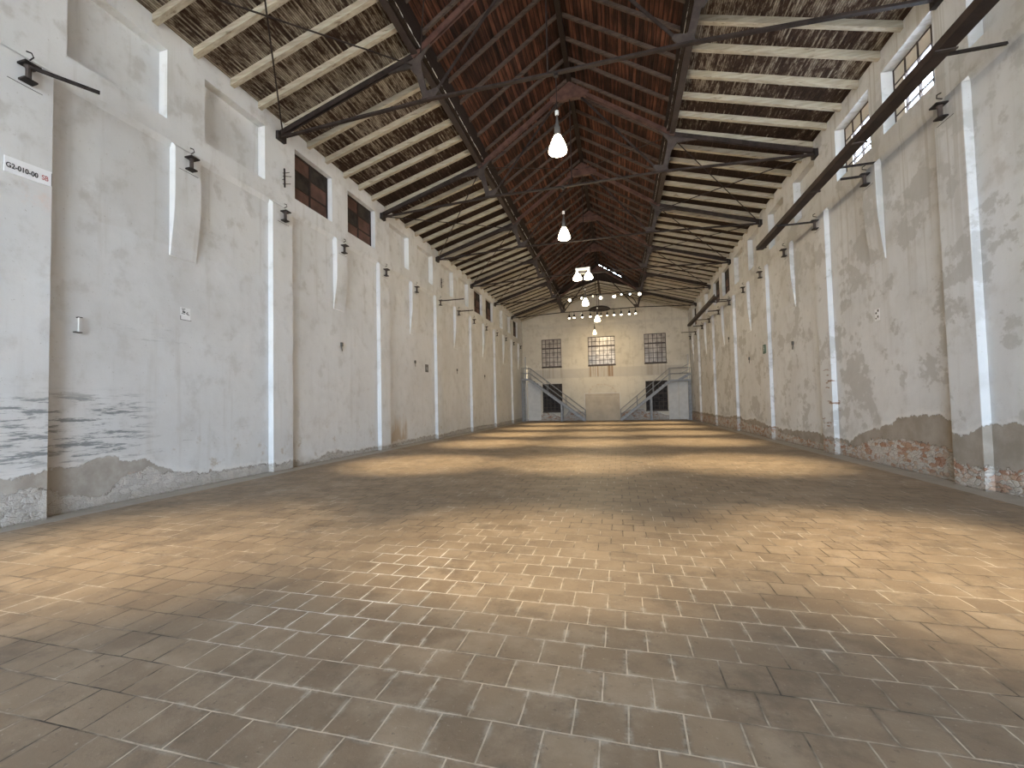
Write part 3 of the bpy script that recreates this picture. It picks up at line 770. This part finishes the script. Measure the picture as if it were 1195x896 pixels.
# twin lamp on the third truss
x0, x1, y, zb = -.30, .13, TY(2), 6.76
t = thing('twin_pendant_lamp', (-.09, y, 8.43), 'twin pendant lamp on a white frame below the third truss', 'lamp')
b = NB(); tube(b, [(-.09, y, 8.43), (-.09, y, 7.27)], .010, 6); mk('cord', b, M['steel'], t)
b = NB()
box(b, -.38, .22, y - .03, y + .03, 7.16, 7.27); box(b, -.38, -.27, y - .03, y + .03, 6.98, 7.16); box(b, .11, .22, y - .03, y + .03, 6.98, 7.16)
mk('frame', b, M['white'], t, 'white rectangular frame')
b = NB(); box(b, -.20, .04, y - .025, y + .025, 7.0, 7.14); mk('ballast_box', b, M['greydark'], t)
for x in (x0 - .01, x1 + .02): bell(t, x, y, zb, .19, .24)
lightobj('pendant_light', 'POINT', (-.09, y, zb - .2), PEND_W * 1.6, WARM, None, shadow_soft_size=.25)
pendant(3, -.33, 6.72, 'glowing pendant lamp hung from the fourth truss, left of the centre line', .18)
pendant(4, .07, 6.70, 'glowing pendant lamp hung from the fifth truss, above the far centre window', .18)
pendant(5, -.36, 6.62, 'small dim pendant lamp just above the far centre window', .15, M['dimglow'], .6)
# shallow dome hood over the tie of the last truss
y = TY(5); t = thing('dome_hood', (.03, y, 8.48), 'dark shallow dome hood sitting on the last truss tie', 'hood')
b = NB(); prof = []
for k in range(9):
    u = k / 8 * math.pi / 2; prof.append((max(.04, .80 * math.cos(u)), 8.485 + .26 * math.sin(u)))
lathe(b, (.03, y, 0), prof, 28); mk('dome', b, M['iron'], t, None, 0, True)
b = NB(); lathe(b, (.03, y, 0), [(.82, 8.478), (.82, 8.50), (.78, 8.51)], 28); mk('rim', b, M['iron'], t)

# spotlights hung under the fifth and last ties ---------------------------------
def spotlight(n, x, zlens, label, grp, glowm, tilt=(0, -.45, -1), r=.085):
    y = TY(n); t = thing('spotlight', (x, y, 8.44), label, 'spotlight', grp)
    ax = Vector(tilt).normalized(); c = Vector((x, y - .10, zlens))
    b = NB(); bar(b, (x, y - .02, 8.44), (x, y - .03, zlens + .20), .03, .015); mk('yoke', b, M['iron'], t)
    b = NB(); lathe(b, c, [(r * 1.05, 0), (r, -.02), (r * .95, -.20), (r * .55, -.27)], 14, ax); mk('can', b, M['black'], t, None, 0, True)
    b = NB(); lathe(b, c, [(r * .96, .0), (r * .96, .015), (r * .5, .035)], 14, ax); mk('lens', b, glowm, t, 'bright round lens')
for i, (x, z, m) in enumerate([(-1.65, 8.20, 's'), (-.88, 8.27, 's'), (-.17, 8.34, 'd'), (.32, 8.19, 's'), (1.15, 8.21, 's'), (1.59, 8.30, 'c'), (2.11, 8.28, 'c'), (2.69, 8.24, 's')]):
    spotlight(4, x, z, '%s from the left in the row of spotlights under the fifth truss' % ['first lit spotlight', 'second, smaller spotlight', 'third, dim spotlight', 'fourth, bright spotlight', 'fifth, bright spotlight', 'sixth, bluish spotlight', 'seventh, bluish spotlight', 'eighth and rightmost spotlight'][i],
              'spotlights under the fifth truss', {'s': M['spotglow'], 'd': M['dimglow'], 'c': M['bluegw']}[m], (0, -1, -.55), .095 if i in (0, 3, 4, 7) else .055)
for i, x in enumerate([-2.22, -1.85, -1.24, -.64, .14, .59, 1.08, 1.60, 2.17, 2.61]):
    spotlight(5, x, 7.98, 'black can spotlight, %s from the left in the lower row under the last truss' % (ordn + ['ninth', 'tenth'])[i], 'spotlights under the last truss', M['spotglow'] if i not in (4,) else M['dimglow'], (0, -.35, -1), .075)

# pools of lamp light on the floor, one trio of downlights per bay ----------------
for n, yc in enumerate([-1.2, 4.65, 11.6, 17.6, 22.7, 28.2, 33.8]):  # first trio, behind the camera, is added to brighten the near floor
    for x in (-3.75, .15, 3.95):
        lightobj('hall_downlight', 'SPOT', (x, yc + (.55 if x > 1 else (-.45 if x < -1 else 0)), 8.9 if abs(x) > 1 else 10.6), (4200 if abs(x) > 1 else 4700) * (.5 if n == 0 else .9 if n == 1 else 1), WARM, None, spot_size=math.radians(33 if abs(x) > 1 else 27), spot_blend=1.0, shadow_soft_size=.12)
for x in (-3.2, 0, 3.2):
    o = lightobj('gable_spot', 'SPOT', (x, TY(4) + 1.2, 8.3), 1100 if x == 0 else 120, WARM, None, spot_size=math.radians(54), spot_blend=1.0, shadow_soft_size=.1)
    o.rotation_euler = Vector((0, 8.0, -3.3)).to_track_quat('-Z', 'Y').to_euler()

# ------------------------------------------------------------------ stairs at the far wall
def stair(side, label, xl0, xl1, zl, xb, post_x):
    """landing from xl0 to xl1 at height zl; flight runs from xl1 down to xb"""
    ya, yb = 38.2, 39.0
    t = thing('steel_stair', ((xl1 + xb) / 2, (ya + yb) / 2, 0), label, 'stair')
    b = NB(); box(b, min(xl0, xl1), max(xl0, xl1), ya, yb, zl - .14, zl); mk('landing', b, M['galv'], t)
    dirx = 1 if xb > xl1 else -1
    for y in (ya, yb):
        b = NB(); bar(b, (xl1, y, zl - .10), (xb, y, .04), .05, .20); mk('stringer', b, M['galv'], t)
    n = 17
    for i in range(1, n):
        u = i / n; x = xl1 + (xb - xl1) * u; z = zl * (1 - u)
        b = NB(); box(b, x - .12, x + .12, ya + .03, yb - .03, z - .03, z); mk('tread', b, M['galv'], t)
    for y in (ya, yb):
        b = NB()
        for hgt in (.48, .92):
            tube(b, [(xl0, y, zl + hgt), (xl1, y, zl + hgt), (xb, y, hgt - .02)], .022, 6)
        for u in (0, .33, .66, 1):
            x = xl1 + (xb - xl1) * u; z = zl * (1 - u); tube(b, [(x, y, z), (x, y, z + .92)], .022, 6)
        xm = xl0; tube(b, [(xm, y, zl - .1), (xm, y, zl + .92)], .022, 6)
        mk('handrail', b, M['galv'], t)
    zp = zl * (1 - (post_x - xl1) / (xb - xl1))
    for y in (ya, yb):
        b = NB(); box(b, post_x - .07, post_x + .07, y - .06, y + .06, 0, zp - .06); mk('post', b, M['galv'], t)
        b = NB(); xx = xl0 + dirx * .08; box(b, xx - .05, xx + .05, y - .05, y + .05, 0, zl - .14); mk('post', b, M['galv'], t)
    return t
stair(-1, 'grey steel stair on the left of the far doorway, rising to a small landing', -6.72, -6.07, 3.65, -1.46, -3.36)
st = stair(1, 'grey steel stair on the right of the far doorway, rising to a wider landing', 6.68, 5.16, 3.18, 1.36, 3.71)
b = NB(); bar(b, (5.9, 38.2, 3.18), (6.64, 38.2, 3.60), .05, .18); bar(b, (5.9, 39.0, 3.18), (6.64, 39.0, 3.60), .05, .18); mk('stringer', b, M['galv'], st)
b = NB(); tube(b, [(5.85, 38.2, 4.02), (6.64, 38.2, 4.42)], .022, 6); tube(b, [(5.85, 38.2, 3.6), (6.64, 38.2, 4.0)], .022, 6); mk('handrail', b, M['galv'], st)

# ------------------------------------------------------------------ iron wall brackets
def bracket(s, Y, arm, armdir, label, Xf=HP):
    t = thing('wall_bracket', (s * Xf, Y, 6.3), label, 'bracket', 'iron wall brackets')
    def bx(bm, a, c, *r): box(bm, min(s * a, s * c), max(s * a, s * c), *r)
    b = NB(); bx(b, Xf - .17, Xf, Y - .095, Y + .095, 6.385, 6.41); mk('top_plate', b, M['iron'], t)
    b = NB(); bx(b, Xf - .13, Xf, Y - .08, Y + .08, 6.165, 6.19); mk('bottom_plate', b, M['iron'], t)
    b = NB(); lathe(b, (s * (Xf - .07), Y, 0), [(.04, 6.185), (.035, 6.22), (.035, 6.34), (.055, 6.385)], 10); mk('spindle', b, M['plate'], t)
    b = NB(); tube(b, [(s * (Xf + .0), Y + .05, 6.53), (s * (Xf - .08), Y + .05, 6.55), (s * (Xf - .09), Y + .02, 6.59), (s * (Xf - .05), Y - .02, 6.60)], .010, 6); mk('hook', b, M['iron'], t)
    b = NB(); tube(b, [(s * (Xf - .008), Y - .2, 6.12), (s * (Xf - .008), Y + .2, 6.12)], .004, 5); mk('strap', b, M['iron'], t)
    if arm:
        b = NB()
        p = Vector((s * (Xf - .10), Y, 6.375)); d = Vector((-s * math.cos(armdir), math.sin(armdir), 0))
        bar(b, p, p + d * arm, .035, .045); mk('arm', b, M['iron'], t)
tb = {-1: 'nearest'}
def pil_lab(i): return (['nearest'] + ordn[1:])[i]
for s in (-1, 1):
    sh = 0 if s < 0 else -.1426
    for i, n in enumerate(range(-1, 6)):
        arm, ad = 0, 0
        if s < 0 and n == -1: arm, ad = .75, 1.1
        if s < 0 and n == 2: arm = 1.12
        if s > 0 and n in (1, 3, 5): arm = .90
        if s > 0 and n == -1: continue
        lab = 'black iron bracket atop the %s tall pilaster, %s wall' % (pil_lab(i if s < 0 else i - 1), sname[s])
        if arm: lab += ', arm swung out'
        bracket(s, TY(n) + sh + (.0 if s < 0 else .05), arm, ad, lab)
    for i, n in enumerate(range(-1, 6)):
        yc = TY(n) + sh + B / 2 - (.02 if s < 0 else .05)
        if yc > L - .2 or (s > 0 and n == -1): continue
        arm = 0
        if s < 0 and n == 2: arm = .75
        if s > 0 and n == 0: arm = .42
        if s > 0 and n in (3, 4): arm = .5
        bracket(s, yc, arm, 0, 'black iron bracket on the %s short tapering corbel, %s wall' % (pil_lab(i if s < 0 else i - 1), sname[s]) + (', arm swung out' if arm else ''))

# long beam slung along the right wall -------------------------------------------
def wall_beam(y0, y1, label, straps):
    X = 5.86; t = thing('wall_beam', (X, (y0 + y1) / 2, 6.42), label, 'beam')
    b = NB(); box(b, X - .105, X + .105, y0, y1, 6.405, 6.43); box(b, X - .105, X - .085, y0, y1, 6.43, 6.53); box(b, X + .085, X + .105, y0, y1, 6.43, 6.53)
    mk('channel', b, M['beam'], t)
    for y in straps:
        b = NB(); box(b, X - .135, X + .135, y - .03, y + .03, 6.388, 6.405); mk('clamp_strap', b, M['plate'], t)
    return t
wb1 = wall_beam(-2.0, 16.75, 'long dark steel beam slung along the right wall below the sunlit windows', [7.85, 10.25, 12.4, 16.5])
wb2 = wall_beam(23.6, 32.5, 'shorter dark steel beam slung along the far part of the right wall', [24.7, 27.3, 30.0])
def hanger(y, par):
    b = NB(); bar(b, (5.90, y, 6.555), (6.80, y, 6.555), .04, .04); mk('support_arm', b, M['iron'], par)
for y in (8.2, 11.6): hanger(y, wb1)
for y in (25.2, 31.0): hanger(y, wb2)

# wall anchors (iron rods with prongs) --------------------------------------------
for y, lab in ((9.52, 'pronged black iron rod on the left wall beside the nearest shuttered window'), (20.1, 'small pronged iron rod high on the left wall past the third truss')):
    t = thing('wall_anchor', (-WU, y, 7.3), lab, 'anchor')
    b = NB(); tube(b, [(-WU + .10, y, 7.08), (-WU + .09, y, 7.56)], .022, 6); mk('rod', b, M['iron'], t)
    for k, (dz, dy) in enumerate(((.10, .14), (.2, -.1), (.30, .16), (.38, .1))):
        b = NB(); tube(b, [(-WU + .0, y, 7.08 + dz), (-WU + .12, y + dy * .3, 7.08 + dz), (-WU + .16, y + dy, 7.08 + dz + .04)], .008, 5); mk('prong', b, M['iron'], t)

# ------------------------------------------------------------------ small things on the walls
def text_mesh(txt, size, mat, name, loc, rot, parent, sx=1.0):
    cu = bpy.data.curves.new(name, 'FONT'); cu.body = txt; cu.size = size; cu.extrude = .002
    cu.offset = .002
    tmp = bpy.data.objects.new('tmp', cu); COL.objects.link(tmp)
    dg = bpy.context.evaluated_depsgraph_get(); me = bpy.data.meshes.new_from_object(tmp.evaluated_get(dg))
    bpy.data.objects.remove(tmp)
    mtx = Matrix.Translation(Vector(loc) - world_loc(parent)) @ rot.to_4x4() @ Matrix.Diagonal((sx, 1, 1, 1))
    me.transform(mtx); me.materials.clear(); me.materials.append(mat)
    o = bpy.data.objects.new(name, me); COL.objects.link(o); o.parent = parent; return o
# local text axes on the left wall: text x -> +Y, text y -> +Z
ROTL = Matrix(((0, 0, 1), (1, 0, 0), (0, 1, 0)))
ROTR = Matrix(((0, 0, -1), (-1, 0, 0), (0, 1, 0)))
t = thing('wall_sign', (-HP, 4.34, 4.9), 'white plate reading G2-010-00 SB on the nearest left pilaster', 'sign')
b = NB()
prism(b, [(4.075, 4.80), (4.615, 4.82), (4.615, 5.04), (4.075, 5.02)], -HP + .002, -HP + .012, 'YZ'); mk('plate', b, M['signwhite'], t)
b = NB(); box(b, -HP + .010, -HP + .014, 4.607, 4.615, 4.83, 5.02); mk('edge_strip', b, M['greydark'], t)
text_mesh('G2-010-00', .098, M['ink'], 'lettering', (-HP + .0125, 4.090, 4.872), ROTL, t, .84)
text_mesh('SB', .098, M['redink'], 'red_lettering', (-HP + .0125, 4.492, 4.880), ROTL, t, .80)

t = thing('paper_notice', (-WL, 6.90, 3.4), 'small white notice with dark blotches taped to the left wall below the first corbel', 'notice')
b = NB(); box(b, -WL + .002, -WL + .006, 6.79, 7.0, 3.26, 3.50); mk('sheet', b, M['paper'], t)
b = NB(); box(b, -WL + .005, -WL + .008, 6.79, 7.02, 3.258, 3.268); box(b, -WL + .005, -WL + .008, 6.785, 6.797, 3.258, 3.34); mk('dark_edge', b, M['greydark'], t)
b = NB()
for (y, z, w, h) in ((6.81, 3.47, .08, .012), (6.82, 3.44, .05, .015), (6.83, 3.40, .06, .03), (6.81, 3.375, .07, .012), (6.90, 3.385, .05, .016), (6.92, 3.41, .03, .012), (6.93, 3.365, .05, .012)):
    box(b, -WL + .006, -WL + .008, y, y + w, z, z + h)
mk('print_blotches', b, M['ink'], t)
t = thing('paper_notice', (WR, 11.98, 3.3), 'small pale notice with a grey blotch high on the right wall below the first corbel', 'notice')
b = NB(); box(b, WR - .006, WR - .002, 11.87, 12.07, 3.18, 3.44); mk('sheet', b, M['paper'], t)
b = NB()
for (y, z, w, h) in ((11.90, 3.37, .06, .05), (11.98, 3.33, .06, .04), (11.92, 3.24, .05, .05), (12.0, 3.22, .05, .03)): box(b, WR - .008, WR - .006, y, y + w, z, z + h)
mk('print_blotches', b, M['greydark'], t)
t = thing('exit_sign', (HP, 19.62, 3.41), 'dark green exit sign with a white running figure on the third right pilaster', 'sign')
b = NB(); box(b, HP - .03, HP - .002, 19.49, 19.77, 3.24, 3.58); mk('plate', b, M['green'], t)
b = NB()
XF = HP - .031
lathe(b, (XF, 20.09 - .45, 3.545 - .04), [(.022, -.001), (.022, .001)], 10, (1, 0, 0))
for p, q in (((20.08, 3.52), (20.07, 3.44)), ((20.07, 3.44), (20.10, 3.40)), ((20.10, 3.40), (20.13, 3.35)), ((20.07, 3.44), (20.03, 3.40)), ((20.08, 3.50), (20.13, 3.47)), ((20.08, 3.50), (20.03, 3.48))):
    bar(b, (XF, p[0] - .45, p[1] - .04), (XF, q[0] - .45, q[1] - .04), .016, .003, up=(1, 0, 0))
mk('pictogram', b, M['signwhite'], t)
t = thing('wall_plate', (-WL, 18.47, 3.14), 'dark square plate with a grey middle on the left wall before the third pilaster', 'plate')
b = NB(); box(b, -WL + .002, -WL + .02, 18.30, 18.62, 2.98, 3.32); mk('plate', b, M['greydark'], t)
b = NB(); box(b, -WL + .02, -WL + .024, 18.38, 18.55, 3.07, 3.20); mk('middle_strip', b, M['galv'], t)
def fitting(s, y, z, lab, h=.2):
    W = WL if s < 0 else WR
    t = thing('wall_fitting', (s * W, y, z), lab, 'fitting', 'small dark wall fittings')
    def bx(bm, a, c, *r): box(bm, min(s * a, s * c), max(s * a, s * c), *r)
    b = NB(); bx(b, W - .05, W - .001, y - .04, y + .04, z, z + h / 2); mk('box', b, M['greydark'], t)
    b = NB(); tube(b, [(s * (W - .02), y, z), (s * (W - .03), y + .01, z - h * .6)], .012, 6); mk('stub', b, M['iron'], t)
for s, y, z, lab in ((-1, 12.07, 3.36, 'small dark fitting on the left wall below the second corbel'), (-1, 17.26, 3.27, 'small dark fitting on the left wall below the third corbel'), (-1, 22.33, 3.28, 'small dark fitting on the left wall below the fourth corbel'),
                     (-1, 27.4, 3.25, 'small dark fitting on the left wall below the fifth corbel'), (1, 17.03, 3.25, 'small dark fitting on the right wall below the second corbel'), (1, 22.22, 3.22, 'small dark fitting on the right wall below the third corbel'),
                     (1, 25.85, 4.6, 'black box fitting high on the right wall past the fourth pilaster')):
    fitting(s, y, z, lab, .24)
t = thing('wall_peg', (-WL, 5.05, 2.85), 'slim white upright handle on the left wall beside the nearest pilaster', 'handle')
b = NB(); tube(b, [(-WL + .05, 5.05, 2.76), (-WL + .05, 5.05, 2.98)], .012, 8); mk('bar', b, M['white'], t)
b = NB(); bar(b, (-WL + .002, 5.05, 2.985), (-WL + .06, 5.05, 2.985), .018, .012); bar(b, (-WL + .05, 5.05, 2.985), (-WL + .05, 5.10, 2.985), .012, .012); mk('top_stay', b, M['iron'], t)
b = NB(); box(b, -WL + .001, -WL + .055, 5.0, 5.10, 2.745, 2.76); mk('foot_plate', b, M['greydark'], t)

# ------------------------------------------------------------------ daylight
w = bpy.data.worlds.new('daylight'); scn.world = w; w.use_nodes = True
nt = w.node_tree; bg = nt.nodes['Background']
bg.inputs[0].default_value = (.70, .84, 1.0, 1); bg.inputs[1].default_value = 29.0
po = lightobj('gateway_portal', 'AREA', (0, YN - .2, 3.5), 1, (1, 1, 1)); po.data.shape = 'RECTANGLE'; po.data.size = 10.4; po.data.size_y = 7.0
po.rotation_euler = (math.radians(90), 0, 0); po.data.cycles.is_portal = True

so = lightobj('sun', 'SUN', (-20, -10, 40), 110.0, (1.0, .86, .66)); so.data.angle = math.radians(.6)
so.rotation_euler = Vector((.62, -.25, -1.0)).to_track_quat('-Z', 'Y').to_euler()

# ------------------------------------------------------------------ camera
f, yaw, pitch, roll = 532.97, .2731, .0375, .0206
cam = bpy.data.cameras.new('camera'); co = bpy.data.objects.new('camera', cam); COL.objects.link(co)
cam.sensor_fit = 'HORIZONTAL'; cam.sensor_width = 36; cam.lens = 36 * f / 1195
cam.shift_x = 24.92 / 1195; cam.shift_y = 4.196 / 1195; cam.clip_start = .05
cy, sy, cp, sp, cr, sr = math.cos(yaw), math.sin(yaw), math.cos(pitch), math.sin(pitch), math.cos(roll), math.sin(roll)
Rv = Vector((cy, sy, 0)); F0 = Vector((-sy, cy, 0)); Z = Vector((0, 0, 1))
Fv = F0 * cp + Z * sp; Uv = -F0 * sp + Z * cp
R2 = Rv * cr - Uv * sr
U2 = Rv * sr + Uv * cr
m3 = Matrix((R2, U2, -Fv)).transposed()
co.matrix_world = Matrix.Translation((1.2443, 0, 1.5)) @ m3.to_4x4()
scn.camera = co

scn.view_settings.view_transform = 'Standard'; scn.view_settings.look = 'None'; scn.view_settings.gamma = 1.0
scn.view_settings.use_curve_mapping = False; scn.view_settings.exposure = 0.27
scn.cycles.max_bounces = 10; scn.cycles.diffuse_bounces = 6; scn.cycles.glossy_bounces = 3; scn.cycles.transparent_max_bounces = 8
scn.cycles.sample_clamp_indirect = 60; scn.cycles.use_denoising = True
